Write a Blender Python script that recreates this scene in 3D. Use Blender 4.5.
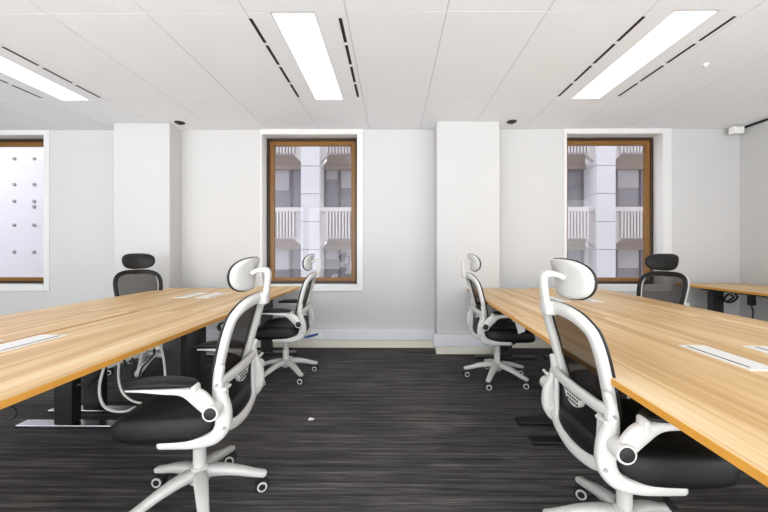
import bpy, bmesh, math, random
from mathutils import Vector, Matrix
random.seed(7)
PI = math.pi
for o in list(bpy.data.objects):
    bpy.data.objects.remove(o)
C = bpy.context.scene.collection
SC = bpy.context.scene

# ------------------------------------------------------------ camera, world, exposure
F_PX = 341.0
cam_d = bpy.data.cameras.new('camera')
cam = bpy.data.objects.new('camera', cam_d); C.objects.link(cam)
cam_d.sensor_width = 36.0
cam_d.lens = F_PX / 768 * 36
cam_d.shift_x = -6.6 / 768
cam_d.shift_y = -5.5 / 768
cam_d.clip_start = 0.02
cam.location = (0, 0, 1.17)
cam.rotation_euler = (PI / 2, 0, math.radians(0.4))
SC.camera = cam

W = bpy.data.worlds.new('sky'); SC.world = W
W.use_nodes = True
# overcast bright sky above the horizon, brighter lower half added to light the ceiling
SKY_UP, SKY_DOWN = 5.2, 7.0
wn = W.node_tree; bg = wn.nodes['Background']
w_tc = wn.nodes.new('ShaderNodeTexCoord'); w_sep = wn.nodes.new('ShaderNodeSeparateXYZ')
w_rng = wn.nodes.new('ShaderNodeMapRange')
wn.links.new(w_tc.outputs['Generated'], w_sep.inputs[0]); wn.links.new(w_sep.outputs['Z'], w_rng.inputs['Value'])
w_rng.inputs['From Min'].default_value = -0.06; w_rng.inputs['From Max'].default_value = 0.06
w_rng.inputs['To Min'].default_value = SKY_DOWN; w_rng.inputs['To Max'].default_value = SKY_UP
wn.links.new(w_rng.outputs['Result'], bg.inputs[1])
bg.inputs[0].default_value = (0.955, 0.98, 1.02, 1)
SC.view_settings.view_transform = 'Standard'
SC.view_settings.look = 'None'
SC.view_settings.gamma = 1
SC.view_settings.use_curve_mapping = False
SC.view_settings.exposure = -0.24
LAMP = 2.6           # ceiling panel emission

H = 2.63             # ceiling height
D = 4.11             # back wall

# ------------------------------------------------------------ materials
def srgb(r, g, b):
    def f(c):
        c /= 255.0
        return c / 12.92 if c <= 0.04045 else ((c + 0.055) / 1.055) ** 2.4
    return (f(r), f(g), f(b), 1)

def mat(name, col, rough=0.5, metal=0.0, noise=0.0, scale=8.0, bump=0.0, bscale=200.0, spec=0.5):
    m = bpy.data.materials.new(name); m.use_nodes = True
    nt = m.node_tree; b = nt.nodes['Principled BSDF']
    b.inputs['Base Color'].default_value = col
    b.inputs['Roughness'].default_value = rough
    b.inputs['Metallic'].default_value = metal
    b.inputs['Specular IOR Level'].default_value = spec
    tc = nt.nodes.new('ShaderNodeTexCoord')
    if noise:
        n = nt.nodes.new('ShaderNodeTexNoise'); n.inputs['Scale'].default_value = scale
        n.inputs['Detail'].default_value = 4
        nt.links.new(tc.outputs['Object'], n.inputs['Vector'])
        mx = nt.nodes.new('ShaderNodeMix'); mx.data_type = 'RGBA'
        mx.inputs[6].default_value = tuple(c * (1 - noise) for c in col[:3]) + (1,)
        mx.inputs[7].default_value = tuple(min(1, c * (1 + noise)) for c in col[:3]) + (1,)
        nt.links.new(n.outputs['Fac'], mx.inputs[0])
        nt.links.new(mx.outputs[2], b.inputs['Base Color'])
    if bump:
        n = nt.nodes.new('ShaderNodeTexNoise'); n.inputs['Scale'].default_value = bscale
        nt.links.new(tc.outputs['Object'], n.inputs['Vector'])
        bp = nt.nodes.new('ShaderNodeBump'); bp.inputs['Strength'].default_value = bump
        bp.inputs['Distance'].default_value = 0.002
        nt.links.new(n.outputs['Fac'], bp.inputs['Height'])
        nt.links.new(bp.outputs['Normal'], b.inputs['Normal'])
    return m

def emission(name, col, s):
    m = bpy.data.materials.new(name); m.use_nodes = True
    nt = m.node_tree; nt.nodes.clear()
    e = nt.nodes.new('ShaderNodeEmission'); o = nt.nodes.new('ShaderNodeOutputMaterial')
    e.inputs[0].default_value = col; e.inputs[1].default_value = s
    nt.links.new(e.outputs[0], o.inputs[0])
    return m

def glass_mat():
    m = bpy.data.materials.new('window_glass'); m.use_nodes = True
    nt = m.node_tree; nt.nodes.clear()
    o = nt.nodes.new('ShaderNodeOutputMaterial')
    t = nt.nodes.new('ShaderNodeBsdfTransparent'); t.inputs[0].default_value = (0.87, 0.875, 0.89, 1)
    g = nt.nodes.new('ShaderNodeBsdfGlossy'); g.inputs['Roughness'].default_value = 0.02
    f = nt.nodes.new('ShaderNodeFresnel'); f.inputs[0].default_value = 1.5
    mx = nt.nodes.new('ShaderNodeMixShader')
    ge = nt.nodes.new('ShaderNodeNewGeometry'); inv = nt.nodes.new('ShaderNodeMath'); inv.operation = 'SUBTRACT'; inv.inputs[0].default_value = 1.0
    mu = nt.nodes.new('ShaderNodeMath'); mu.operation = 'MULTIPLY'
    nt.links.new(ge.outputs['Backfacing'], inv.inputs[1]); nt.links.new(inv.outputs[0], mu.inputs[0]); nt.links.new(f.outputs[0], mu.inputs[1])
    nt.links.new(mu.outputs[0], mx.inputs[0]); nt.links.new(t.outputs[0], mx.inputs[1])
    nt.links.new(g.outputs[0], mx.inputs[2]); nt.links.new(mx.outputs[0], o.inputs[0])
    return m

def net_mat():
    m = bpy.data.materials.new('chair_net'); m.use_nodes = True
    nt = m.node_tree; nt.nodes.clear()
    o = nt.nodes.new('ShaderNodeOutputMaterial')
    t = nt.nodes.new('ShaderNodeBsdfTransparent'); t.inputs[0].default_value = (1, 0.97, 0.94, 1)
    d = nt.nodes.new('ShaderNodeBsdfDiffuse'); d.inputs[0].default_value = (0.022, 0.018, 0.016, 1)
    mx = nt.nodes.new('ShaderNodeMixShader'); mx.inputs[0].default_value = 0.77
    nt.links.new(t.outputs[0], mx.inputs[1]); nt.links.new(d.outputs[0], mx.inputs[2])
    nt.links.new(mx.outputs[0], o.inputs[0])
    return m

def ramp(nt, stops):
    r = nt.nodes.new('ShaderNodeValToRGB')
    els = r.color_ramp.elements
    while len(els) < len(stops): els.new(0.5)
    for e, (p, c) in zip(els, stops): e.position = p; e.color = c
    return r

def wood_mat():
    m = bpy.data.materials.new('oak_laminate'); m.use_nodes = True
    nt = m.node_tree; b = nt.nodes['Principled BSDF']
    tc = nt.nodes.new('ShaderNodeTexCoord'); oi = nt.nodes.new('ShaderNodeObjectInfo')
    add = nt.nodes.new('ShaderNodeVectorMath'); add.operation = 'MULTIPLY_ADD'
    add.inputs[1].default_value = (1, 1, 1)
    cmb = nt.nodes.new('ShaderNodeCombineXYZ')
    mul = nt.nodes.new('ShaderNodeMath'); mul.operation = 'MULTIPLY'; mul.inputs[1].default_value = 13.7
    nt.links.new(oi.outputs['Random'], mul.inputs[0])
    nt.links.new(mul.outputs[0], cmb.inputs[0]); nt.links.new(mul.outputs[0], cmb.inputs[1])
    nt.links.new(tc.outputs['Object'], add.inputs[0]); nt.links.new(cmb.outputs[0], add.inputs[2])
    def streak(sx, sy, det, dist):
        mp = nt.nodes.new('ShaderNodeMapping'); mp.inputs['Scale'].default_value = (sx, sy, 1)
        nt.links.new(add.outputs[0], mp.inputs['Vector'])
        n = nt.nodes.new('ShaderNodeTexNoise'); n.inputs['Scale'].default_value = 1
        n.inputs['Detail'].default_value = det; n.inputs['Distortion'].default_value = dist
        nt.links.new(mp.outputs[0], n.inputs['Vector'])
        return n
    n1 = streak(17, 0.55, 3, 0.25); n2 = streak(90, 1.6, 3, 0.1)
    mx = nt.nodes.new('ShaderNodeMix'); mx.inputs[0].default_value = 0.3
    nt.links.new(n1.outputs['Fac'], mx.inputs[2]); nt.links.new(n2.outputs['Fac'], mx.inputs[3])
    r = ramp(nt, [(0.32, srgb(190, 145, 88)), (0.46, srgb(214, 174, 118)), (0.56, srgb(230, 196, 144)), (0.68, srgb(242, 218, 178))])
    nt.links.new(mx.outputs[0], r.inputs[0]); nt.links.new(r.outputs[0], b.inputs['Base Color'])
    b.inputs['Roughness'].default_value = 0.38
    b.inputs['Specular IOR Level'].default_value = 0.35
    return m

def carpet_mat():
    m = bpy.data.materials.new('striped_carpet'); m.use_nodes = True
    nt = m.node_tree; b = nt.nodes['Principled BSDF']
    tc = nt.nodes.new('ShaderNodeTexCoord')
    def streak(sx, sy, det):
        mp = nt.nodes.new('ShaderNodeMapping'); mp.inputs['Scale'].default_value = (sx, sy, 1)
        nt.links.new(tc.outputs['Object'], mp.inputs['Vector'])
        n = nt.nodes.new('ShaderNodeTexNoise'); n.inputs['Scale'].default_value = 1
        n.inputs['Detail'].default_value = det
        nt.links.new(mp.outputs[0], n.inputs['Vector'])
        return n
    n1 = streak(1.3, 42, 3); n2 = streak(5, 140, 2); n3 = streak(1.2, 1.2, 2)
    mx = nt.nodes.new('ShaderNodeMix'); mx.inputs[0].default_value = 0.45
    nt.links.new(n1.outputs['Fac'], mx.inputs[2]); nt.links.new(n2.outputs['Fac'], mx.inputs[3])
    mx2 = nt.nodes.new('ShaderNodeMix'); mx2.inputs[0].default_value = 0.2
    nt.links.new(mx.outputs[0], mx2.inputs[2]); nt.links.new(n3.outputs['Fac'], mx2.inputs[3])
    r = ramp(nt, [(0.34, srgb(44, 43, 43)), (0.5, srgb(74, 72, 71)), (0.66, srgb(118, 114, 111))])
    nt.links.new(mx2.outputs[0], r.inputs[0]); nt.links.new(r.outputs[0], b.inputs['Base Color'])
    b.inputs['Roughness'].default_value = 0.95
    b.inputs['Specular IOR Level'].default_value = 0.1
    bp = nt.nodes.new('ShaderNodeBump'); bp.inputs['Strength'].default_value = 0.5
    bp.inputs['Distance'].default_value = 0.004
    nt.links.new(n2.outputs['Fac'], bp.inputs['Height']); nt.links.new(bp.outputs['Normal'], b.inputs['Normal'])
    return m

M = dict(
    wall=mat('white_wall_paint', srgb(204, 203, 201), 0.7, noise=0.012, scale=3, bump=0.05, bscale=90, spec=0.2),
    ceil=mat('ceiling_tile_white', srgb(241, 242, 244), 0.85, noise=0.015, scale=30, bump=0.12, bscale=150, spec=0.1),
    grid=mat('ceiling_grid', srgb(196, 196, 195), 0.6),
    trim=mat('white_trim', srgb(222, 221, 219), 0.45, noise=0.01),
    trunk=mat('grey_trunking', srgb(226, 226, 230), 0.4, noise=0.01),
    skirt=mat('cream_skirting', srgb(240, 234, 216), 0.5, noise=0.015),
    carpet=carpet_mat(), wood=wood_mat(),
    band=mat('amber_edge_band', srgb(214, 152, 62), 0.4, noise=0.1, scale=25),
    black=mat('black_metal', srgb(22, 22, 24), 0.38, noise=0.05),
    foot=mat('black_foot_glare', (0.42, 0.42, 0.44, 1), 0.22, metal=1.0, noise=0.05),  # black feet given pale metal to imitate a bright reflection
    white=mat('white_plastic', srgb(206, 204, 199), 0.32, noise=0.01, bump=0.03, bscale=500),
    fabric=mat('black_seat_fabric', srgb(13, 13, 14), 0.5, noise=0.15, scale=120, bump=0.12, bscale=900, spec=0.35),
    rim=mat('black_rim', srgb(15, 12, 10), 0.5, noise=0.05),
    rubber=mat('black_rubber', srgb(18, 17, 17), 0.55, noise=0.05),
    net=net_mat(), glass=glass_mat(),
    frame_dark=mat('dark_bronze', srgb(50, 30, 15), 0.35, noise=0.08),
    frame=mat('bronze_brown', srgb(124, 84, 26), 0.35, noise=0.1, scale=12),
    flap=mat('white_flap', srgb(240, 238, 232), 0.35, noise=0.01),
    slot=mat('dark_slot', srgb(18, 18, 18), 0.7),
    lamp=emission('lamp_panel', (1, 0.99, 0.97, 1), LAMP),
    cable_w=mat('white_cable', srgb(224, 222, 216), 0.45, noise=0.01),
    cable_b=mat('black_cable', srgb(20, 20, 20), 0.5),
    concrete=mat('white_precast', srgb(214, 214, 217), 0.8, noise=0.02, scale=1.5),
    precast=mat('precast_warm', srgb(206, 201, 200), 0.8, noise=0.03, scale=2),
    rib_shade=mat('groove_shade', srgb(166, 152, 150), 0.9, noise=0.05),
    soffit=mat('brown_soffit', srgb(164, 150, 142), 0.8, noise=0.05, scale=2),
    fglass=mat('facade_glass', srgb(142, 140, 146), 0.25, noise=0.12, scale=0.6),
    bframe=mat('grey_window_bar', srgb(120, 112, 118), 0.5),
    blind=mat('pale_blind', srgb(182, 179, 182), 0.8, noise=0.04, scale=5),
    blue=mat('blue_print', srgb(32, 84, 150), 0.5),
    paper=mat('white_paper', srgb(240, 239, 235), 0.7),
    grey=mat('grey_plastic', srgb(150, 150, 150), 0.5),
)

# ------------------------------------------------------------ mesh helpers
def new(): return bmesh.new()

def box(bm, lo, hi, bev=0.0, seg=2, mi=0):
    lo = Vector(lo); hi = Vector(hi)
    r = bmesh.ops.create_cube(bm, size=1)
    vs = r['verts']
    for v in vs:
        v.co = Vector([(lo[i] + hi[i]) / 2 + v.co[i] * (hi[i] - lo[i]) for i in range(3)])
    fs = set(f for v in vs for f in v.link_faces)
    for f in fs: f.material_index = mi
    if bev > 0:
        es = list(set(e for v in vs for e in v.link_edges))
        bmesh.ops.bevel(bm, geom=es, offset=bev, segments=seg, affect='EDGES', profile=0.5, clamp_overlap=True, material=mi)

def cyl(bm, p0, p1, r0, r1=None, n=20, mi=0, cap=True):
    p0 = Vector(p0); p1 = Vector(p1); r1 = r0 if r1 is None else r1
    t = (p1 - p0).normalized()
    a = t.orthogonal().normalized(); b = t.cross(a)
    A = [bm.verts.new(p0 + (a * math.cos(k * 2 * PI / n) + b * math.sin(k * 2 * PI / n)) * r0) for k in range(n)]
    B = [bm.verts.new(p1 + (a * math.cos(k * 2 * PI / n) + b * math.sin(k * 2 * PI / n)) * r1) for k in range(n)]
    fs = [bm.faces.new((A[k], A[(k + 1) % n], B[(k + 1) % n], B[k])) for k in range(n)]
    if cap: fs += [bm.faces.new(A[::-1]), bm.faces.new(B)]
    for f in fs: f.material_index = mi

def lathe(bm, c, axis, prof, n=24, mi=0):
    """prof: list of (distance along axis, radius)"""
    c = Vector(c); t = Vector(axis).normalized(); a = t.orthogonal().normalized(); b = t.cross(a)
    rings = []
    for d, r in prof:
        rings.append([bm.verts.new(c + t * d + (a * math.cos(k * 2 * PI / n) + b * math.sin(k * 2 * PI / n)) * max(r, 1e-4)) for k in range(n)])
    for A, B in zip(rings, rings[1:]):
        for k in range(n):
            bm.faces.new((A[k], A[(k + 1) % n], B[(k + 1) % n], B[k])).material_index = mi
    bm.faces.new(rings[0][::-1]).material_index = mi
    bm.faces.new(rings[-1]).material_index = mi

def cr(P, n):
    """Catmull-Rom through tuples of any size"""
    P = [tuple(p) for p in P]; out = []
    for i in range(len(P) - 1):
        p0 = P[max(i - 1, 0)]; p1 = P[i]; p2 = P[i + 1]; p3 = P[min(i + 2, len(P) - 1)]
        for k in range(n):
            t = k / n
            out.append(tuple(0.5 * (2 * b + (c - a) * t + (2 * a - 5 * b + 4 * c - d) * t * t + (3 * b - a - 3 * c + d) * t ** 3)
                             for a, b, c, d in zip(p0, p1, p2, p3)))
    out.append(P[-1])
    return out

def sweep(bm, rows, side=None, n=12, e=2.6, closed=False, mi=0, rnd=True):
    """rows: (x,y,z,a,b) a = half size along side, b = half size along normal"""
    pts = [Vector(r[:3]) for r in rows]; N = len(pts)
    rings = []; prev = None
    for i in range(N):
        if closed: t = pts[(i + 1) % N] - pts[i - 1]
        else: t = pts[min(i + 1, N - 1)] - pts[max(i - 1, 0)]
        t.normalize()
        if side is None:
            s = t.orthogonal().normalized() if prev is None else (prev - t * prev.dot(t)).normalized()
        else:
            sv = side(i) if callable(side) else Vector(side)
            s = (sv - t * sv.dot(t)).normalized()
        prev = s
        nn = t.cross(s)
        a, b = rows[i][3], rows[i][4]
        def ring(p, k):
            vs = []
            for j in range(n):
                th = 2 * PI * j / n; c, q = math.cos(th), math.sin(th)
                x = math.copysign(abs(c) ** (2 / e), c); y = math.copysign(abs(q) ** (2 / e), q)
                vs.append(bm.verts.new(p + s * (x * a * k) + nn * (y * b * k)))
            return vs
        if not closed and rnd and i == 0:
            rings.append(ring(pts[i] - t * min(a, b) * 0.8, 0.45)); rings.append(ring(pts[i] - t * min(a, b) * 0.5, 0.8))
        rings.append(ring(pts[i], 1))
        if not closed and rnd and i == N - 1:
            rings.append(ring(pts[i] + t * min(a, b) * 0.5, 0.8)); rings.append(ring(pts[i] + t * min(a, b) * 0.8, 0.45))
    pairs = list(zip(rings, rings[1:]))
    if closed: pairs.append((rings[-1], rings[0]))
    for A, B in pairs:
        for k in range(n):
            bm.faces.new((A[k], A[(k + 1) % n], B[(k + 1) % n], B[k])).material_index = mi
    if not closed:
        bm.faces.new(rings[0][::-1]).material_index = mi
        bm.faces.new(rings[-1]).material_index = mi

def tube(bm, pts, r, n=8, mi=0, k=8):
    sweep(bm, [(p[0], p[1], p[2], r, r) for p in cr(pts, k)], None, n, 2.0, mi=mi)

def prism(bm, outline, y0, y1, mi=0):
    """outline in (x,z), extruded along y"""
    A = [bm.verts.new((x, y0, z)) for x, z in outline]; B = [bm.verts.new((x, y1, z)) for x, z in outline]
    n = len(A)
    fs = [bm.faces.new((A[k], A[(k + 1) % n], B[(k + 1) % n], B[k])) for k in range(n)]
    fs += [bm.faces.new(A[::-1]), bm.faces.new(B)]
    for f in fs: f.material_index = mi

def obj(name, bm, mats, parent=None, smooth=True, angle=35, loc=None):
    bmesh.ops.recalc_face_normals(bm, faces=bm.faces)
    me = bpy.data.meshes.new(name); bm.to_mesh(me); bm.free()
    for m in (mats if isinstance(mats, (list, tuple)) else [mats]): me.materials.append(m)
    if smooth:
        me.polygons.foreach_set('use_smooth', [True] * len(me.polygons))
        me.set_sharp_from_angle(angle=math.radians(angle))
    o = bpy.data.objects.new(name, me); C.objects.link(o)
    if parent: o.parent = parent
    if loc: o.location = loc
    return o

def tag(o, label, cat, group=None):
    o['label'] = label; o['category'] = cat
    if group: o['group'] = group
    return o

def thing(name, label, cat, loc=(0, 0, 0), rz=0.0, group=None):
    o = bpy.data.objects.new(name, None); C.objects.link(o)
    o.empty_display_size = 0.1
    o.location = loc; o.rotation_euler = (0, 0, rz)
    return tag(o, label, cat, group)

def struct(name, bm, m, parent=None, **k):
    o = obj(name, bm, m, parent, **k)
    if parent is None: o['kind'] = 'structure'
    return o

def dup(root):
    r = root.copy(); C.objects.link(r)
    for ch in root.children:
        c = ch.copy(); C.objects.link(c); c.parent = r
        for g in ch.children:
            d = g.copy(); C.objects.link(d); d.parent = c
    return r

# ------------------------------------------------------------ room shell
XL, XR, YB = -6.2, 4.15, -2.4
T = 0.3
bm = new(); box(bm, (XL - T, 0.7, -0.1), (XR + T, D + T, 0)); box(bm, (XL - T, YB - T, -0.1), (XR + T, 0.7, 0), mi=1)
struct('floor', bm, [M['carpet'], mat('bounce_floor', srgb(236, 235, 233), 0.6, noise=0.02)], smooth=False)  # unseen pale floor behind the camera, added to bounce light upward

# ceiling: tiles with narrow grid gaps over a backing slab
bm = new()
box(bm, (XL - T, YB - T, H + 0.004), (XR + T, D + T, H + 0.2), mi=1)
TX, TY = 0.615, 1.215
x0 = -0.902 - TX * 9; y0 = 3.30 - TY * 6
LAMPS = [(-5.545,), (-3.085,), (-0.62,), (1.86,)]
g = 0.0028
ROWS = [y0 + TY * k for k in range(8)]
lamp_rows = [2.085, 2.085 - 2 * TY]
LX = [-5.54, -3.08, -0.615, 1.85]
def in_lamp(cx, ya):
    return any(abs(cx - lx) < 0.2 for lx in LX) and any(abs(ya - r) < 0.05 for r in lamp_rows)
for i in range(18):
    for j in range(8):
        a, b = x0 + TX * i, x0 + TX * (i + 1); c, d = ROWS[j], ROWS[j] + TY
        a = max(a, XL); b = min(b, XR); c = max(c, YB); d = min(d, D)
        if b - a < 0.02 or d - c < 0.02: continue
        if in_lamp((a + b) / 2, ROWS[j]):
            lx = min(LX, key=lambda q: abs(q - (a + b) / 2))
            box(bm, (a + g, c + g, H), (lx - 0.136, d - g, H + 0.004))
            box(bm, (lx + 0.136, c + g, H), (b - g, d - g, H + 0.004))
        else:
            box(bm, (a + g, c + g, H), (b - g, d - g, H + 0.004))
struct('ceiling', bm, [M['ceil'], M['grid']], smooth=False)

# back wall with three openings
WIN = [(-5.36, -4.235), (-1.583, -0.43), (2.085, 3.235)]
ZB, ZT = 0.752, 2.576
bm = new()
edges = [XL - T] + [v for w in WIN for v in w] + [XR + T]
for k in range(0, len(edges), 2):
    box(bm, (edges[k], D, 0), (edges[k + 1], D + T, H))
for a, b in WIN:
    box(bm, (a, D, 0), (b, D + T, ZB)); box(bm, (a, D, ZT), (b, D + T, H))
struct('wall_back', bm, M['wall'], smooth=False)
bm = new(); box(bm, (XR, 1.3, 0), (XR + T, D, H)); box(bm, (XR, YB - T, 0), (XR + T, YB + 0.3, H))
box(bm, (XR, YB + 0.3, 0), (XR + T, 1.3, 0.1)); box(bm, (XR, YB + 0.3, 2.58), (XR + T, 1.3, H)); struct('wall_right', bm, M['wall'], smooth=False)  # unseen opening in the right wall added as a daylight source
bm = new(); box(bm, (XL - T, 0.7, 0), (XL, D, H)); box(bm, (XL - T, YB - T, 0), (XL, YB + 0.3, H))
box(bm, (XL - T, YB + 0.3, 0), (XL, 0.7, 0.1)); box(bm, (XL - T, YB + 0.3, 2.58), (XL, 0.7, H)); struct('wall_left', bm, M['wall'], smooth=False)  # unseen opening in the left wall added for more daylight
# wall behind the camera: wide openings between piers, added to let daylight in
bm = new()
box(bm, (XL, YB - T, 0), (XR, YB, 0.1)); box(bm, (XL, YB - T, 2.58), (XR, YB, H))
for x in (XL, -2.9, 0.75, XR - 0.12):
    box(bm, (x, YB - T, 0.1), (x + 0.12, YB, 2.58))
struct('wall_front', bm, M['wall'], smooth=False)
# pilasters
PL = (-3.205, -2.56, 3.89); PR = (0.497, 1.205, 3.86)
bm = new(); box(bm, (PL[0], PL[2], 0), (PL[1], D, H), 0.004, 1); o = struct('wall_pilaster_left', bm, M['wall'], smooth=False)
bm = new(); box(bm, (PR[0], PR[2], 0), (PR[1], D, H), 0.004, 1); o = struct('wall_pilaster_right', bm, M['wall'], smooth=False)

# grey cable trunking and cream skirting along the back wall
segs = [(XL, PL[0], D), (PL[0] - 0.0, PL[1], PL[2]), (PL[1], PR[0], D), (PR[0], PR[1], PR[2]), (PR[1], XR, D)]
bm = new(); bs = new()
for a, b, y in segs:
    pil = y < D
    ex = 0.045 if pil else 0
    box(bm, (a - ex, y - 0.045, 0.10 if not pil else 0.095), (b + ex, y, 0.232), 0.006, 2)
    box(bm, (a - ex, y - 0.048, 0.205), (b + ex, y - 0.044, 0.209))
    box(bs, (a - (0.012 if pil else 0), y - 0.012, 0), (b + (0.012 if pil else 0), y, 0.105), 0.003, 1)
struct('trim_1', bm, M['trunk'], smooth=False)
struct('baseboard_back', bs, M['skirt'], smooth=False)
bm = new(); box(bm, (XR - 0.012, YB, 0), (XR, D - 0.05, 0.1), 0.003, 1); struct('baseboard_right', bm, M['skirt'], smooth=False)

# windows
CAS = [(-5.42, -4.165), (-1.603, -0.362), (2.05, 3.335)]
def window(k, a, b, c0, c1):
    bm = new()
    y = D - 0.008
    box(bm, (c0, y, 0.69), (a, D, H), 0.002, 1); box(bm, (b, y, 0.69), (c1, D, H), 0.002, 1)
    box(bm, (a, y, 0.69), (b, D, ZB)); box(bm, (a, y, ZT), (b, D, H))
    box(bm, (c0 - 0.004, D - 0.02, 0.683), (c1 + 0.004, D, 0.694), 0.003, 1)
    # lining of the recess
    box(bm, (a, D, ZB - 0.001), (b, D + 0.16, ZB + 0.004)); box(bm, (a, D, ZT - 0.004), (b, D + 0.16, ZT + 0.001))
    box(bm, (a, D, ZB), (a + 0.004, D + 0.16, ZT)); box(bm, (b - 0.004, D, ZB), (b, D + 0.16, ZT))
    root = struct('window_%d' % k, bm, M['trim'], smooth=False)
    f = new(); yf = D + 0.14
    A, B, Z0, Z1 = a + 0.004, b - 0.004, ZB + 0.004, ZT - 0.004
    w = 0.034
    def ringbox(bmx, A, B, Z0, Z1, w, y0, y1):
        box(bmx, (A, y0, Z0), (A + w, y1, Z1), 0.003, 1); box(bmx, (B - w, y0, Z0), (B, y1, Z1), 0.003, 1)
        box(bmx, (A + w, y0, Z0), (B - w, y1, Z0 + w), 0.003, 1); box(bmx, (A + w, y0, Z1 - w), (B - w, y1, Z1), 0.003, 1)
    ringbox(f, A, B, Z0, Z1, w, yf, yf + 0.09)
    obj('window_frame', f, M['frame_dark'], root, smooth=False)
    s = new(); ringbox(s, A + w, B - w, Z0 + w * 0.6, Z1 - w, 0.055, yf + 0.012, yf + 0.06)
    obj('window_sash', s, M['frame'], root, smooth=False)
    p = new(); box(p, (A + w + 0.05, yf + 0.034, Z0 + w + 0.02), (B - w - 0.05, yf + 0.038, Z1 - w - 0.05))
    obj('window_pane', p, M['glass'], root, smooth=False)
for k, ((a, b), (c0, c1)) in enumerate(zip(WIN, CAS)):
    window(k + 1, a, b, c0, c1)

# ------------------------------------------------------------ street side seen through the windows
bm = new(); box(bm, (-40, 5, -9.3), (40, 40, -9.0)); o = struct('ground', bm, mat('street_asphalt', srgb(120, 118, 120), 0.9, noise=0.1), smooth=False)
# unseen masses below, above and beside the room, added to block sky light
bm = new(); box(bm, (-40, YB - T, -9.0), (40, D + T, -0.1)); box(bm, (-8.5, YB - T, H + 0.2), (40, D + T, 21.0))
box(bm, (-40, D, -0.1), (XL - T, D + T, H + 0.2)); box(bm, (XR + T, D, -0.1), (40, D + T, H + 0.2))
o = struct('wall_light_block', bm, M['precast'], smooth=False)
FY = 12.6
S = FY / F_PX
b1 = thing('office_building', 'white precast office block across the street behind the middle and right windows', 'building', (0, FY, -9.0))
def bobj(name, bm, m, parent=None): return obj(name, bm, m, parent or b1, smooth=False)
colx = [-228 * S, -82 * S, 64 * S, 210 * S, 356 * S, 502 * S]
cw = 18.5 * S / 2
GZ = -9.0            # building base, parts use local z = world z - GZ
for x in colx:
    bm = new()
    z = 0.0
    while z < 21:
        box(bm, (x - cw, -0.15, z + 0.012), (x + cw, 0.9, z + 1.01), 0.012, 1)
        z += 1.02
    box(bm, (x - cw + 0.02, -0.1, 0), (x + cw - 0.02, 0.9, 21))
    bobj('facade_column', bm, M['concrete'])
PER = 3.12
for xa, xb in zip(colx, colx[1:]):
    a, b = xa + cw, xb - cw
    for fl in range(-1, 3):
        zb = 1.61 + PER * fl - GZ; zt = zb + 1.14
        bm = new(); ch = 0.32
        prism(bm, [(a, zt), (b, zt), (b, zb - 0.28), (b - ch, zb), (a + ch, zb), (a, zb - 0.28)], 0.0, 0.25)
        box(bm, (a, -0.06, zt - 0.14), (b, 0.25, zt + 0.02))
        x = a + 0.24
        while x < b - 0.3:
            box(bm, (x, -0.10, zb + 0.02), (x + 0.062, 0.0, zt - 0.14))
            x += 0.115
        box(bm, (a + 0.24, -0.012, zb + 0.03), (b - 0.24, 0.0, zt - 0.14), mi=1)  # rib gaps coloured darker to stand in for their shadow
        sp = bobj('spandrel_panel', bm, [M['precast'], M['rib_shade']])
        q = new()
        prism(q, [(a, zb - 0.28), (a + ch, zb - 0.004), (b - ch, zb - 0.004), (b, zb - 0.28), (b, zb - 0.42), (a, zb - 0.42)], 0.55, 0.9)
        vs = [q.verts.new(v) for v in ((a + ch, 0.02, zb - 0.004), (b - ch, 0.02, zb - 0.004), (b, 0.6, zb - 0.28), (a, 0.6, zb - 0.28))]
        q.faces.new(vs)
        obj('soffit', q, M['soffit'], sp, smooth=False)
        # window band above this spandrel
        wz0, wz1 = zt, zb + PER - 0.25
        bm = new()
        box(bm, (a, 0.70, wz0), (b, 0.78, wz0 + 0.06)); box(bm, (a, 0.70, wz1 - 0.06), (b, 0.78, wz1))
        for t in (0.0, 0.12, 0.32, 0.36, 0.60, 0.86, 0.985):
            xx = a + (b - a) * t
            box(bm, (xx, 0.70, wz0), (xx + 0.07, 0.78, wz1))
        wf = bobj('facade_window', bm, M['bframe'])
        bm = new(); box(bm, (a, 0.76, wz0), (b, 0.80, wz1)); obj('pane', bm, M['fglass'], wf, smooth=False)
        for t0, t1, hh in ((0.14, 0.31, 0.5), (0.62, 0.85, 0.55), (0.01, 0.11, 0.3)):
            bm = new(); box(bm, (a + (b - a) * t0, 0.745, wz1 - (wz1 - wz0) * hh), (a + (b - a) * t1, 0.755, wz1 - 0.05))
            obj('blind', bm, M['blind'], wf, smooth=False)
# pale bolted panel wall behind the left window
PY = 7.4; SP = PY / F_PX
b2 = thing('panel_wall', 'pale bolted cladding wall of the neighbouring building outside the left window', 'building', (-9.5, PY, -9.0))
bm = new(); box(bm, (-6.0, 0, 0), (3.2, 0.4, 20)); obj('cladding', bm, mat('lavender_cladding', srgb(228, 226, 231), 0.8, noise=0.03, scale=2.5), b2, smooth=False)
for ix in range(4):
    for py in (158, 184, 201, 206.5, 225, 252):
        if ix in (0, 3) and py in (201,): continue
        if ix in (0, 1, 3) and py == 206.5: continue
        bm = new()
        wx = (11.7 + 20.2 * (ix - 1) - 393) * SP + 9.5; wz = 1.17 - (py - 250.5) * SP + 9.0
        lathe(bm, (wx, 0, wz), (0, -1, 0), [(0, 0.04), (0.02, 0.036), (0.03, 0.0)], 12)
        obj('bolt', bm, M['grey'], b2)

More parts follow.
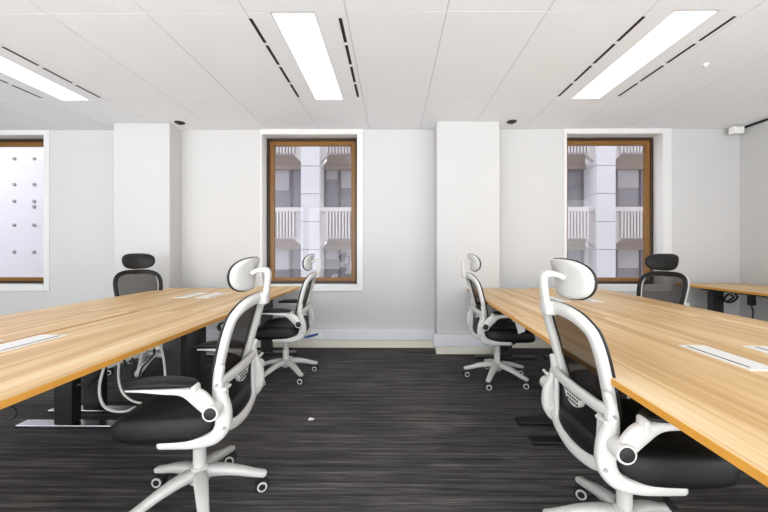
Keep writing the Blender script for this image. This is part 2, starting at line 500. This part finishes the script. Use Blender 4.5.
# ------------------------------------------------------------ ceiling fittings
lamp_names = {(2, 0): 'lit ceiling panel light left of the middle, above the middle window',
              (3, 0): 'lit ceiling panel light on the right, leading to the right window',
              (1, 0): 'lit ceiling panel light at the left edge, cut by the photo border',
              }
for r, ya in enumerate(lamp_rows):
    for i, lx in enumerate(LX):
        lab = lamp_names.get((i, r), 'ceiling panel light behind the camera')
        if r == 0 and i == 0: lab = 'ceiling panel light beyond the left edge'
        L = thing('ceiling_light', lab, 'light', (lx, ya + TY / 2, H), 0, 'flush panel lights in the ceiling')
        bm = new(); hw, hl = 0.135, TY / 2 - 0.005
        for lo, hi in (((-hw, -hl, 0.0), (-hw + 0.006, hl, 0.006)), ((hw - 0.006, -hl, 0.0), (hw, hl, 0.006)),
                       ((-hw, -hl, 0.0), (hw, -hl + 0.006, 0.006)), ((-hw, hl - 0.006, 0.0), (hw, hl, 0.006))):
            box(bm, lo, hi)
        obj('light_frame', bm, M['trim'], L, smooth=False)
        bm = new(); box(bm, (-hw + 0.006, -hl + 0.006, 0.001), (hw - 0.006, hl - 0.006, 0.005))
        obj('diffuser', bm, M['lamp'], L, smooth=False)
vent_lab = {(2, -1): 'black slot air vent left of the middle ceiling light', (2, 1): 'black slot air vent right of the middle ceiling light',
            (3, -1): 'black slot air vent left of the right-hand ceiling light', (3, 1): 'black slot air vent right of the right-hand ceiling light',
            (1, -1): 'black slot air vent on the outer side of the leftmost ceiling light', (1, 1): 'black slot air vent between the leftmost ceiling light and the middle of the ceiling'}
for i in (1, 2, 3):
    for s in (-1, 1):
        V = thing('ceiling_vent', vent_lab[(i, s)], 'vent', (LX[i] + s * 0.283, 2.14, H), 0, 'slot air vents beside the ceiling lights')
        for k in range(4):
            bm = new(); ww = 0.011
            box(bm, (-ww, k * 0.283, -0.0015), (ww, k * 0.283 + 0.248, 0.004), 0.0005, 1)
            obj('slot', bm, M['slot'], V, smooth=False)
for x, y, lab in ((-2.43, 3.87, 'small black ceiling sensor beside the left pilaster'), (1.345, 3.87, 'small black ceiling sensor beside the right pilaster')):
    bm = new(); lathe(bm, (0, 0, 0), (0, 0, -1), [(0, 0.055), (0.008, 0.052), (0.012, 0.03), (0.022, 0.024), (0.026, 0.0)], 24)
    tag(obj('ceiling_sensor', bm, M['rubber'], loc=(x, y, H)), lab, 'sensor')
bm = new(); lathe(bm, (0, 0, 0), (0, 0, -1), [(0, 0.022), (0.004, 0.02), (0.012, 0.008), (0.02, 0.006), (0.022, 0.013), (0.024, 0.0)], 16)
tag(obj('sprinkler_head', bm, M['paper'], loc=(2.45, 2.69, H)), 'tiny white sprinkler head in the ceiling right of the right-hand light', 'sprinkler')
em = thing('wall_speaker', 'small white box unit under the ceiling in the far right corner', 'device', (4.01, 4.0, H - 0.10))
bm = new(); box(bm, (-0.06, -0.03, 0.0), (0.06, 0.05, 0.085), 0.012, 3); obj('housing', bm, M['paper'], em)
bm = new(); box(bm, (-0.02, -0.005, 0.08), (0.02, 0.03, 0.10), 0.003, 1); obj('bracket', bm, M['grey'], em)
bm = new(); box(bm, (-0.04, -0.032, 0.066), (0.035, -0.029, 0.073)); obj('sensor_slit', bm, M['grey'], em)
bm = new(); box(bm, (XR - 0.028, 0.3, H - 0.022), (XR - 0.004, 4.09, H - 0.002), 0.003, 1)
tag(obj('ceiling_track', bm, M['slot']), 'thin black track along the top of the right wall', 'track')

# ------------------------------------------------------------ desks
TZ, TH = 0.745, 0.024
def desk(name, label, x0, x1, y0, y1, leg_x, foot0, foot1, legs_y, flap, z=TZ, group='light oak desks', cat='desk', beam=True, feet='black'):
    cx, cy = (x0 + x1) / 2, (y0 + y1) / 2
    R = thing(name, label, cat, (cx, cy, 0), 0, group)
    bm = new(); box(bm, (x0 - cx, y0 - cy, z - TH), (x1 - cx, y1 - cy, z), 0.0025, 2)
    for f in bm.faces:
        f.normal_update()
        if abs(f.normal.z) < 0.7: f.material_index = 1
    obj('desktop', bm, [M['wood'], M['band']], R, smooth=False)
    for y in legs_y:
        bm = new()
        box(bm, (leg_x - 0.06 - cx, y - 0.035 - cy, 0.03), (leg_x + 0.06 - cx, y + 0.035 - cy, z - TH - 0.04), 0.004, 2)
        box(bm, (leg_x - 0.05 - cx, y - 0.028 - cy, 0.3), (leg_x + 0.05 - cx, y + 0.028 - cy, z - TH - 0.02), 0.003, 1)
        obj('leg', bm, M['black'], R, smooth=False)
        bm = new(); box(bm, (foot0 - cx, y - 0.04 - cy, 0.004), (foot1 - cx, y + 0.04 - cy, 0.028), 0.004, 2)
        obj('foot', bm, M[feet], R, smooth=False)
    if beam:
        bm = new(); zz = z - TH
        box(bm, (leg_x - 0.05 - cx, legs_y[0] - cy, zz - 0.035), (leg_x + 0.05 - cx, legs_y[1] - cy, zz - 0.005), 0.003, 1)
        for y in legs_y:
            box(bm, (x0 + 0.1 - cx, y - 0.03 - cy, zz - 0.03), (x1 - 0.1 - cx, y + 0.03 - cy, zz - 0.001), 0.003, 1)
        obj('under_frame', bm, M['black'], R, smooth=False)
    if flap:
        fx0, fx1, fy0, fy1, sl = flap
        bm = new(); box(bm, (fx0 - cx, fy0 - cy, z - 0.002), (fx1 - cx, fy1 - cy, z + 0.0035), 0.001, 1)
        fl = obj('cable_flap', bm, M['flap'], R, smooth=False); fl['label'] = 'white cable access flap'
        sx = fx0 + (fx1 - fx0) * sl
        bm = new(); box(bm, (sx - 0.004 - cx, fy0 + 0.025 - cy, z + 0.0036), (sx + 0.004 - cx, fy1 - 0.02 - cy, z + 0.0042))
        obj('flap_slot', bm, M['slot'], fl, smooth=False)
    return R

G1 = 'paired oak desks on the left'; G2 = 'paired oak desks on the right'
LXR, LXM, LXL = -1.105, -1.785, -2.56
desk('sit_stand_desk', 'near oak desk of the left group, aisle side, with long pale edge facing the aisle', LXM + 0.004, LXR, 0.79, 2.378, -1.445, -1.78, -1.13, (0.93, 2.25), (-1.77, -1.63, 1.40, 1.70, 0.85), group=G1, feet='foot')
desk('sit_stand_desk', 'near oak desk of the left group, window side, beyond the long centre gap', LXL, LXM - 0.012, 0.79, 2.378, -2.16, -2.47, -1.84, (0.93, 2.25), (-1.96, -1.84, 1.30, 1.60, 0.15), group=G1, feet='foot')
desk('sit_stand_desk', 'far oak desk of the left group, aisle side, reaching the middle window', LXM + 0.001, LXR, 2.382, 4.03, -1.43, -1.78, -1.1, (2.46, 3.86), (-1.77, -1.64, 3.03, 3.40, 0.85), group=G1, feet='foot')
desk('sit_stand_desk', 'far oak desk of the left group in front of the dark headrest chair', LXL, LXM - 0.001, 2.382, 3.86, -2.16, -2.47, -1.84, (2.46, 3.78), (-1.97, -1.85, 3.03, 3.40, 0.15), group=G1, feet='foot')
RXL, RXM, RXR = 0.73, 1.455, 2.205
right_desks = []
right_desks += [desk('sit_stand_desk', 'near oak desk of the right group, aisle side, with amber edge above the nearest chair', RXL, RXM - 0.0015, 0.61, 2.205, 1.11, 0.80, 1.42, (0.75, 2.085), (1.262, 1.372, 1.235, 1.555, 0.2), group=G2)]
right_desks += [desk('sit_stand_desk', 'near oak desk of the right group, running off the right photo edge', RXM + 0.0015, RXR, 0.61, 2.245, 1.86, 1.55, 2.17, (0.75, 2.085), (1.535, 1.645, 1.235, 1.555, 0.35), group=G2)]
right_desks += [desk('sit_stand_desk', 'far oak desk of the right group, aisle side, butting the white pilaster', RXL, RXM - 0.0015, 2.213, 3.84, 1.12, 0.79, 1.43, (2.315, 3.72), (1.30, 1.41, 2.86, 3.16, 0.8), group=G2)]
right_desks += [desk('sit_stand_desk', 'far oak desk of the right group in front of the dark-backed chair', RXM + 0.0015, RXR, 2.255, 3.92, 1.86, 1.54, 2.17, (2.315, 3.74), (1.56, 1.67, 2.86, 3.16, 0.2), group=G2)]
for r_ in right_desks:                       # the whole right group stands a little askew
    a_ = math.radians(-2.3); p_ = Vector((0.73, 1.2, 0)); v_ = Vector(r_.location) - p_
    r_.location = p_ + Vector((v_.x * math.cos(a_) - v_.y * math.sin(a_), v_.x * math.sin(a_) + v_.y * math.cos(a_), 0)); r_.rotation_euler.z = a_
desk('sit_stand_desk', 'separate oak desk standing along the right wall in the far corner', 3.33, 4.12, 2.46, 4.05, 3.57, 3.4, 4.05, (2.62, 3.80), None, z=0.785, group=None)

# ------------------------------------------------------------ office chair (local: front = +y, right = +x)
def prof_y(z):
    P = [(0.42, -0.115), (0.52, -0.135), (0.63, -0.158), (0.77, -0.195), (0.89, -0.230), (0.975, -0.275), (1.05, -0.315)]
    for (z0, y0), (z1, y1) in zip(P, P[1:]):
        if z <= z1: return y0 + (y1 - y0) * (z - z0) / (z1 - z0)
    return P[-1][1]

def back_path(n, inset=0.0, dy=0.0, dish=0.0, k=1.0):
    zc, hh = 0.737, 0.232 - inset
    out = []
    for i in range(n):
        th = 2 * PI * i / n + PI / 2
        c, s = math.cos(th), math.sin(th)
        e = 2 / 3.6
        u = math.copysign(abs(c) ** e, c); v = math.copysign(abs(s) ** e, s)
        z = zc + hh * v * k
        w = (0.205 + 0.022 * min(1, max(-1, (z - zc) / 0.232))) - inset
        x = w * u * k
        y = prof_y(z) + dy + 0.55 * x * x - dish * (1 - k * k)
        out.append((x, y, z))
    return out

def make_chair():
    R = thing('office_chair', '', 'chair')
    Wm, Bm = M['white'], M['rubber']
    # --- base: one casting, five arms
    bm = new()
    lathe(bm, (0, 0, 0.085), (0, 0, 1), [(0, 0.03), (0.01, 0.042), (0.05, 0.044), (0.075, 0.038), (0.082, 0.03)], 24)
    for k in range(5):
        a = 2 * PI * k / 5; ca, sa = math.cos(a), math.sin(a)
        rows = [(0.02 * ca, 0.02 * sa, 0.133, 0.028, 0.026), (0.08 * ca, 0.08 * sa, 0.134, 0.030, 0.024),
                (0.16 * ca, 0.16 * sa, 0.118, 0.026, 0.020), (0.24 * ca, 0.24 * sa, 0.092, 0.022, 0.016), (0.285 * ca, 0.285 * sa, 0.080, 0.021, 0.014)]
        sweep(bm, cr(rows, 5), Vector((-sa, ca, 0)), 14, 2.8)
    base = obj('star_base', bm, Wm, R)
    for k in range(5):
        a = 2 * PI * k / 5; ca, sa = math.cos(a), math.sin(a)
        bm = new()
        cyl(bm, (0, 0, 0.045), (0, 0, 0.075), 0.008, mi=0, n=10)
        for s in (-1, 1):
            lathe(bm, (s * 0.006, 0, 0.03), (s, 0, 0), [(0, 0.024), (0.003, 0.029), (0.014, 0.030), (0.018, 0.027), (0.019, 0.02)], 24)
            # white ring on the face
            prev = None
            lathe(bm, (s * 0.0245, 0, 0.03), (s, 0, 0), [(0, 0.0235), (0.003, 0.0225), (0.0032, 0.016)], 24, mi=1)
            lathe(bm, (s * 0.0275, 0, 0.03), (s, 0, 0), [(0, 0.0155), (0.0012, 0.0145)], 20, mi=0)
        # hood
        sweep(bm, [(0, 0.030 * math.cos(t), 0.03 + 0.030 * math.sin(t), 0.006, 0.004) for t in [PI * q / 10 for q in range(1, 10)]], (1, 0, 0), 8)
        c = obj('caster', bm, [Bm, Wm], base, loc=(0.275 * ca, 0.275 * sa, 0))
    # --- column
    bm = new()
    lathe(bm, (0, 0, 0.15), (0, 0, 1), [(0, 0.031), (0.008, 0.028), (0.10, 0.028), (0.105, 0.022), (0.20, 0.021)], 24)
    obj('gas_column', bm, Wm, R)
    bm = new(); box(bm, (-0.09, -0.13, 0.335), (0.09, 0.13, 0.385), 0.012, 3); box(bm, (-0.2, -0.12, 0.375), (0.2, 0.1, 0.392), 0.004, 1)
    obj('seat_mechanism', bm, M['black'], R)
    bm = new(); tube(bm, [(0.08, 0.0, 0.355), (0.16, 0.0, 0.352), (0.21, 0.005, 0.343)], 0.005)
    sweep(bm, [(0.205, 0.004, 0.344, 0.012, 0.006), (0.24, 0.012, 0.328, 0.014, 0.006)], (0, 1, 0), 10)
    obj('lever', bm, Bm, R)
    # --- seat: lofted rounded outline, waterfall front
    bm = new()
    n = 56
    def srow(k, z):
        out = []
        for i in range(n):
            th = 2 * PI * i / n; c, s = math.cos(th), math.sin(th); e = 2 / 3.4
            u = math.copysign(abs(c) ** e, c); v = math.copysign(abs(s) ** e, s)
            x = 0.245 * u * k * (1.0 - 0.05 * max(0, v)); y = 0.05 + 0.252 * v * k
            zz = z
            fy = max(0, (y - 0.10) / 0.18)
            top = max(0, min(1, (z - 0.40) / 0.09))
            zz -= 0.035 * fy * fy * (0.4 + 0.6 * top)
            zz += top * (0.022 * (abs(x) / 0.245) ** 2 - 0.012 + 0.018 * max(0, (-0.1 - y) / 0.1))
            out.append(bm.verts.new((x, y, zz)))
        return out
    rows = [srow(0.80, 0.388), srow(0.93, 0.392), srow(0.985, 0.405), srow(1.0, 0.425), srow(0.995, 0.452), srow(0.97, 0.480),
            srow(0.92, 0.496), srow(0.83, 0.503), srow(0.6, 0.503), srow(0.3, 0.501)]
    for A, B in zip(rows, rows[1:]):
        for i in range(n): bm.faces.new((A[i], A[(i + 1) % n], B[(i + 1) % n], B[i]))
    bm.faces.new(rows[0][::-1]); bm.faces.new(rows[-1])
    obj('seat', bm, M['fabric'], R, angle=60)
    # --- back frame, rim and net
    N = 72
    P = back_path(N, inset=0.021, dy=-0.012)
    bm = new()
    def outward(i):
        a = Vector(P[(i + 1) % N]) - Vector(P[i - 1]); t = a.normalized()
        return t.cross(Vector((0, 1, 0.25)).normalized())
    sweep(bm, [(x, y, z, 0.0235, 0.017) for x, y, z in P], outward, 14, 3.0, closed=True)
    obj('back_frame', bm, Wm, R, angle=60)
    P2 = back_path(N, inset=0.0175, dy=0.006)
    P = P2
    bm = new(); sweep(bm, [(x, y, z, 0.0205, 0.007) for x, y, z in P2], outward, 12, 2.6, closed=True)
    o = obj('back_rim', bm, M['rim'], R, angle=60); o['label'] = 'black front rim'
    bm = new(); prev = None
    for k in [1.0, 0.85, 0.68, 0.5, 0.32, 0.15]:
        ring = [bm.verts.new(p) for p in back_path(N, inset=0.030, dy=0.004, dish=0.018, k=k)]
        if prev:
            for i in range(N): bm.faces.new((prev[i], prev[(i + 1) % N], ring[(i + 1) % N], ring[i]))
        prev = ring
    bm.faces.new(prev)
    o = obj('back_mesh', bm, M['net'], R, angle=80); o['label'] = 'see-through dark mesh'
    # --- side brackets from under the seat up into the back
    for s in (-1, 1):
        bm = new(); x = s * 0.215
        rows = [(x, 0.045, 0.390, 0.023, 0.019), (x, -0.02, 0.390, 0.025, 0.020), (x, -0.10, 0.392, 0.025, 0.022), (x, -0.165, 0.412, 0.023, 0.027),
                (x, -0.197, 0.46, 0.023, 0.031), (x, -0.197, 0.525, 0.023, 0.031), (x * 0.99, -0.183, 0.575, 0.022, 0.028), (x * 0.97, -0.175, 0.635, 0.020, 0.018), (x * 0.96, -0.187, 0.69, 0.016, 0.012)]
        sweep(bm, cr(rows, 5), (1, 0, 0), 16, 3.0)
        cyl(bm, (s * 0.2, -0.18, 0.54), (s * 0.262, -0.18, 0.54), 0.029, n=28)
        cyl(bm, (s * 0.196, -0.215, 0.612), (s * 0.243, -0.212, 0.612), 0.007, n=10)
        br = obj('side_bracket', bm, Wm, R)
        bm = new()
        cyl(bm, (s * 0.235, -0.21, 0.455), (s * 0.2395, -0.21, 0.455), 0.007, n=12); cyl(bm, (s * 0.230, -0.178, 0.625), (s * 0.2355, -0.178, 0.625), 0.006, n=12)
        obj('screw', bm, M['grey'], br)
    # --- lumbar loop behind the lower back
    bm = new(); rows = []
    loop = [(-0.205, -0.180, 0.622), (-0.12, -0.190, 0.627), (0, -0.195, 0.629), (0.12, -0.190, 0.627), (0.205, -0.180, 0.622), (0.214, -0.178, 0.590),
            (0.208, -0.180, 0.52), (0.190, -0.184, 0.462), (0.14, -0.195, 0.420), (0, -0.204, 0.402), (-0.14, -0.195, 0.420), (-0.190, -0.184, 0.462), (-0.208, -0.180, 0.52), (-0.214, -0.178, 0.590)]
    L2 = loop[-2:] + loop + loop[:2]
    full = cr(L2, 6)[12:12 + 6 * len(loop)]
    cen = Vector((0, -0.19, 0.52))
    lp = [Vector(p) for p in full]
    sweep(bm, [(p[0], p[1], p[2], 0.022, 0.014) for p in full], lambda i: (lp[i] - cen), 12, 2.8, closed=True)
    # inner struts tying the loop to the brackets
    for s in (-1, 1):
        sweep(bm, cr([(s * 0.170, -0.186, 0.62, 0.013, 0.010), (s * 0.164, -0.188, 0.53, 0.012, 0.010), (s * 0.155, -0.192, 0.43, 0.013, 0.010)], 4), (1, 0, 0), 10)
        sweep(bm, cr([(s * 0.212, -0.185, 0.60, 0.018, 0.020), (s * 0.212, -0.190, 0.58, 0.016, 0.016)], 3), (1, 0, 0), 10)
        sweep(bm, cr([(s * 0.213, -0.2, 0.45, 0.018, 0.020), (s * 0.195, -0.190, 0.46, 0.015, 0.016)], 3), (0, 0, 1), 10)
    obj('lumbar_loop', bm, Wm, R, angle=50)
    bm = new(); nx, nz = 12, 8; grid = []
    for j in range(nz + 1):
        row = []
        for i in range(nx + 1):
            u = -1 + 2 * i / nx; v = j / nz
            row.append((u * (0.165 + 0.02 * v), -0.158 - 0.008 * (1 - u * u), 0.43 + 0.19 * v))
        grid.append(row)
    for off in (0, -0.014):
        pass
    F_ = [[bm.verts.new(p) for p in row] for row in grid]
    Bk = [[bm.verts.new((p[0], p[1] - 0.014, p[2])) for p in row] for row in grid]
    for j in range(nz):
        for i in range(nx):
            bm.faces.new((F_[j][i], F_[j][i + 1], F_[j + 1][i + 1], F_[j + 1][i])); bm.faces.new((Bk[j][i], Bk[j + 1][i], Bk[j + 1][i + 1], Bk[j][i + 1]))
    for i in range(nx):
        bm.faces.new((F_[0][i], Bk[0][i], Bk[0][i + 1], F_[0][i + 1])); bm.faces.new((F_[nz][i], F_[nz][i + 1], Bk[nz][i + 1], Bk[nz][i]))
    for j in range(nz):
        bm.faces.new((F_[j][0], F_[j + 1][0], Bk[j + 1][0], Bk[j][0])); bm.faces.new((F_[j][nx], Bk[j][nx], Bk[j + 1][nx], F_[j + 1][nx]))
    obj('lumbar_pad', bm, M['fabric'], R, angle=60)
    # grille hanging from the loop's top bar
    bm = new(); pts = [(-0.07, 0.628)] + [(0.07 * math.cos(t), 0.612 + 0.052 * math.sin(t)) for t in [PI + PI * q / 12 for q in range(13)]] + [(0.07, 0.628)]
    prism(bm, pts, -0.200, -0.186)
    gr = obj('lumbar_grille', bm, Wm, R)
    bm = new()
    for j, (zz, w) in enumerate(((0.606, 3), (0.590, 3), (0.575, 2))):
        for i in range(-w, w + 1):
            if abs(i * 0.018) < 0.058 - 0.01 * j: box(bm, (i * 0.018 - 0.006, -0.2015, zz - 0.0045), (i * 0.018 + 0.006, -0.1995, zz + 0.0045), 0.0009, 1)
    obj('grille_slots', bm, M['slot'], gr)
    # --- arms
    for s in (-1, 1):
        bm = new(); x = s * 0.272
        rows = [(x, -0.185, 0.528, 0.017, 0.024), (x, -0.160, 0.560, 0.017, 0.031), (x, -0.122, 0.598, 0.018, 0.033), (x, -0.07, 0.622, 0.021, 0.018), (x, 0.0, 0.628, 0.024, 0.014), (x, 0.08, 0.634, 0.026, 0.009), (x, 0.135, 0.634, 0.022, 0.006)]
        sweep(bm, cr(rows, 5), (1, 0, 0), 14, 2.8)
        sweep(bm, cr([(x, -0.105, 0.60, 0.018, 0.020), (x, -0.114, 0.625, 0.022, 0.017), (x, -0.116, 0.642, 0.024, 0.011)], 4), (1, 0, 0), 12)
        lathe(bm, (s * 0.25, -0.18, 0.54), (s, 0, 0), [(0, 0.030), (0.04, 0.032), (0.046, 0.030)], 28)
        ar = obj('armrest', bm, Wm, R)
        bm = new()
        rows = [(x, -0.112, 0.652, 0.026, 0.007), (x, -0.085, 0.654, 0.038, 0.013), (x, -0.02, 0.658, 0.043, 0.018), (x, 0.07, 0.656, 0.042, 0.017), (x, 0.125, 0.650, 0.034, 0.012), (x, 0.145, 0.646, 0.022, 0.007)]
        sweep(bm, cr(rows, 5), (1, 0, 0), 16, 2.4)
        q = obj('arm_pad', bm, M['fabric'], ar, angle=60)
        bm = new(); lathe(bm, (s * 0.2955, -0.18, 0.54), (s, 0, 0), [(0, 0.0235), (0.004, 0.0225), (0.006, 0.019)], 28)
        obj('pivot_cap', bm, Bm, ar)
    # --- headrest
    bm = new()
    box(bm, (-0.030, -0.314, 0.918), (0.030, -0.272, 0.972), 0.007, 3)
    sweep(bm, cr([(0, -0.300, 0.935, 0.021, 0.014), (0, -0.308, 0.99, 0.020, 0.013), (0, -0.314, 1.045, 0.020, 0.013)], 4) + cr([(0, -0.314, 1.062, 0.020, 0.014), (0, -0.309, 1.074, 0.020, 0.015), (0, -0.296, 1.079, 0.020, 0.014)], 4)
          + cr([(0, -0.285, 1.079, 0.019, 0.012), (0, -0.258, 1.074, 0.020, 0.012), (0, -0.240, 1.064, 0.026, 0.014)], 4), (1, 0, 0), 16, 3.6)
    cyl(bm, (-0.034, -0.298, 0.948), (0.034, -0.298, 0.948), 0.013, n=16)
    obj('headrest_bracket', bm, Wm, R)
    def hpath(k, dy, grow=0.0, n=48):
        out = []
        for i in range(n):
            th = 2 * PI * i / n; c, s = math.cos(th), math.sin(th); e = 2 / 3.0
            u = math.copysign(abs(c) ** e, c); v = math.copysign(abs(s) ** e, s)
            x = (0.140 + grow) * u * k * (1 - 0.10 * max(0, -v)); w = (0.078 + grow) * v * k
            y = -0.250 + 1.9 * x * x + dy
            # tilt: the top leans back, the bottom curls back to the neck
            out.append((x, y - 0.16 * w - 2.2 * w * w * (1 if w > 0 else 0.3), 1.060 + w * 0.99))
        return out
    def loft(bm, specs):
        prev = None; first = None
        for k, dy, gr_ in specs:
            ring = [bm.verts.new(p) for p in hpath(k, dy, gr_)]
            if prev:
                for i in range(len(ring)): bm.faces.new((prev[i], prev[(i + 1) % len(ring)], ring[(i + 1) % len(ring)], ring[i]))
            else: first = ring
            prev = ring
        bm.faces.new(first[::-1]); bm.faces.new(prev)
    bm = new(); loft(bm, [(0.15, 0.012, 0), (0.5, 0.006, 0), (0.8, 0.003, 0), (0.94, 0.004, 0), (1.0, 0.012, 0), (1.0, 0.022, 0), (0.5, 0.022, 0)])
    obj('headrest_shell', bm, Wm, R, angle=60)
    bm = new(); loft(bm, [(0.5, 0.021, 0), (1.0, 0.021, 0.003), (1.0, 0.027, 0.004), (0.97, 0.037, 0), (0.85, 0.042, 0), (0.5, 0.043, 0), (0.15, 0.043, 0)])
    o = obj('headrest_pad', bm, M['rim'], R, angle=60); o['label'] = 'black headrest cushion'
    return R

chair0 = make_chair()
chairs = [
    # hub x, y, facing angle of +y, base world angle, caster axis world angle, label
    (-0.905, 1.59, 94, 87, -70, 'white framed office chair nearest on the left, black seat turned to the left desks'),
    (0.908, 1.345, -91.5, 94, -110, 'largest white office chair at front right, its back to the aisle'),
    (-1.0, 3.18, 93, 26, -75, 'white office chair at the far left desk below the middle window'),
    (0.945, 3.10, -90.5, 22.5, -100, 'white office chair at the far right desk in front of the white pilaster'),
    (-2.47, 3.38, -128, 10, -60, 'dark-backed office chair beyond the left desks in front of the left pilaster'),
    (2.38, 3.19, 113, 40, -120, 'dark-backed office chair beyond the right desks below the right window'),
]
for i, (x, y, rz, ba, ca, lab) in enumerate(chairs):
    c = chair0 if i == 0 else dup(chair0)
    c.location = (x, y, 0); c.rotation_euler = (0, 0, math.radians(rz))
    tag(c, lab, 'chair', 'white mesh office chairs around the desks')
    for ch in c.children:
        if ch.name.startswith('star_base'):
            ch.rotation_euler.z = math.radians(ba - rz)
            for q in ch.children:
                q.rotation_euler.z = math.radians(ca - ba + random.uniform(-25, 25))

# ------------------------------------------------------------ small things
# hang tags and floor scrap
bm = new(); box(bm, (-0.033, -0.002, -0.122), (0.033, 0.002, 0.0), 0.001, 1)
o = obj('hang_tag', bm, M['paper'], loc=(1.02, 2.79, 0.615)); o.rotation_euler = (0.0, -0.3, 0.2)
tag(o, 'small white tag hanging from the arm of the far right office chair', 'tag')
t = thing('printed_packet', 'blue and white packet on the grey wall trunking behind the far left chair', 'packet', (-0.96, D - 0.0475, 0.16), 0)
bm = new(); box(bm, (-0.12, -0.012, -0.045), (0.13, 0.0, 0.045), 0.003, 1); obj('sleeve', bm, M['paper'], t)
bm = new(); prism(bm, [(-0.10, -0.035), (0.0, -0.02), (0.07, 0.005), (0.07, 0.03), (0.0, 0.012), (-0.10, -0.008)], -0.0135, -0.0115); obj('printed_band', bm, M['blue'], t, smooth=False)
bm = new()
vs = [bm.verts.new(v) for v in ((-0.018, -0.012, 0.001), (0.016, -0.014, 0.004), (0.02, 0.012, 0.001), (-0.014, 0.013, 0.006))]
top = [bm.verts.new(v.co + Vector((0, 0, 0.003))) for v in vs]
bm.faces.new(vs[::-1]); bm.faces.new(top)
for k in range(4): bm.faces.new((vs[k], vs[(k + 1) % 4], top[(k + 1) % 4], top[k]))
tag(obj('paper_scrap', bm, M['paper'], loc=(-0.566, 2.354, 0)), 'tiny white paper scrap on the dark carpet in the aisle', 'scrap')

def px(x, y, Y): return ((x - 393) * Y / F_PX, Y, 1.17 - (y - 250.5) * Y / F_PX)
def cable(name, label, pts, r, m, group):
    bm = new(); o0 = Vector(pts[0])
    tube(bm, [tuple(Vector(p) - o0) for p in pts], r, 8)
    tag(obj(name, bm, m, loc=o0), label, 'cable', group)
zd = TZ - TH
def hang(*pp): return [px(*p) for p in pp]
cable('power_cable', 'thick white cable looping from the left desk to the floor beside the black leg',
      hang((103, 366, 2.0), (98, 385, 2.0), (99, 400, 2.0), (106, 410, 2.02), (122, 412.5, 2.05), (134, 408, 2.1)), 0.0075, M['cable_w'], 'cables under the left desks')
cable('power_cable', 'white cable drooping behind the arm of the nearest left chair',
      hang((118, 360, 2.1), (117, 378, 2.1), (121, 393, 2.1), (130, 401, 2.1), (140, 404, 2.1)), 0.0065, M['cable_w'], 'cables under the left desks')
cable('power_cable', 'short white cable running down above the near left armrest',
      hang((159, 345, 2.12), (162, 356, 2.12), (164, 372, 2.12), (165, 390, 2.12)), 0.0065, M['cable_w'], 'cables under the left desks')
cable('power_cable', 'black cable loop hanging under the left desk edge above the armrest',
      hang((123, 361, 2.0), (123, 371, 2.0), (129, 380, 2.0), (137, 378, 2.0), (141, 368, 2.02), (152, 356, 2.05), (153, 349, 2.05)), 0.006, M['cable_b'], 'cables under the left desks')
cable('power_cable', 'black cable beside the white plug under the left desk',
      hang((131, 359, 2.0), (132, 366, 2.0), (129, 373, 2.0), (124, 374, 2.0)), 0.006, M['cable_b'], 'cables under the left desks')
cable('power_cable', 'small black cable kink beside the black desk leg',
      hang((76, 386.5, 1.95), (80, 385, 1.95), (84, 389.5, 1.95), (87, 386, 1.95), (97, 378, 2.05)), 0.006, M['cable_b'], 'cables under the left desks')
cable('power_cable', 'black cable at the left border below the near desk',
      hang((6, 408, 1.3), (11, 410, 1.3), (13, 415, 1.3), (8, 420, 1.3), (-6, 422, 1.3)), 0.005, M['cable_b'], 'cables under the left desks')
cable('power_cable', 'pale coiled cable under the far left desk edge',
      hang((219, 324, 2.75), (217, 328, 2.75), (221, 331, 2.75), (225, 327, 2.76), (222, 323, 2.77), (219, 327, 2.77), (223, 330, 2.78), (227, 322, 2.78)), 0.007, M['cable_b'], 'cables under the left desks')
cable('power_cable', 'white cable curving under the near right desk beside the chair back',
      hang((609, 383, 1.75), (613, 395, 1.75), (620, 403, 1.75), (628, 396, 1.75), (631, 386, 1.75)), 0.007, M['cable_w'], 'cables under the right desks')
cable('power_cable', 'second white cable under the near right desk, closer to the seat',
      hang((633, 392, 1.72), (637, 400, 1.72), (634, 408, 1.72), (628, 412, 1.72)), 0.006, M['cable_w'], 'cables under the right desks')
cable('power_cable', 'tangled black cable beside the leg of the corner desk',
      hang((719, 296, 3.75), (724, 301, 3.75), (731, 297, 3.75), (726, 294, 3.76), (722, 300, 3.76), (729, 302, 3.77), (735, 297, 3.77), (733, 294, 3.77)), 0.010, M['cable_b'], 'cables under the corner desk')
ad = thing('power_adapter', 'black power adapter hanging under the corner desk at the right edge', 'adapter', px(749, 305, 3.5))
bm = new(); box(bm, (-0.028, -0.02, 0.0), (0.028, 0.02, 0.11), 0.005, 2); obj('adapter_body', bm, M['rubber'], ad)
bm = new(); tube(bm, [(0, 0, 0.0), (0.005, 0, -0.03), (0.015, 0, -0.06), (0.01, 0.0, -0.13)], 0.006); obj('cord', bm, M['cable_b'], ad)
pl = thing('power_plug', 'white plug on a cable under the left desk beside the black cable loop', 'plug', px(140, 370, 2.15))
bm = new(); sweep(bm, [(-0.03, 0, -0.03, 0.016, 0.016), (0.0, 0, 0.0, 0.018, 0.018), (0.045, 0, 0.05, 0.012, 0.012), (0.09, 0, 0.09, 0.008, 0.008)], (0, 1, 0), 12); obj('plug_body', bm, M['white'], pl)
bm = new(); cyl(bm, (-0.05, -0.002, -0.035), (-0.025, -0.002, -0.024), 0.014, n=14); obj('plug_face', bm, M['rubber'], pl)
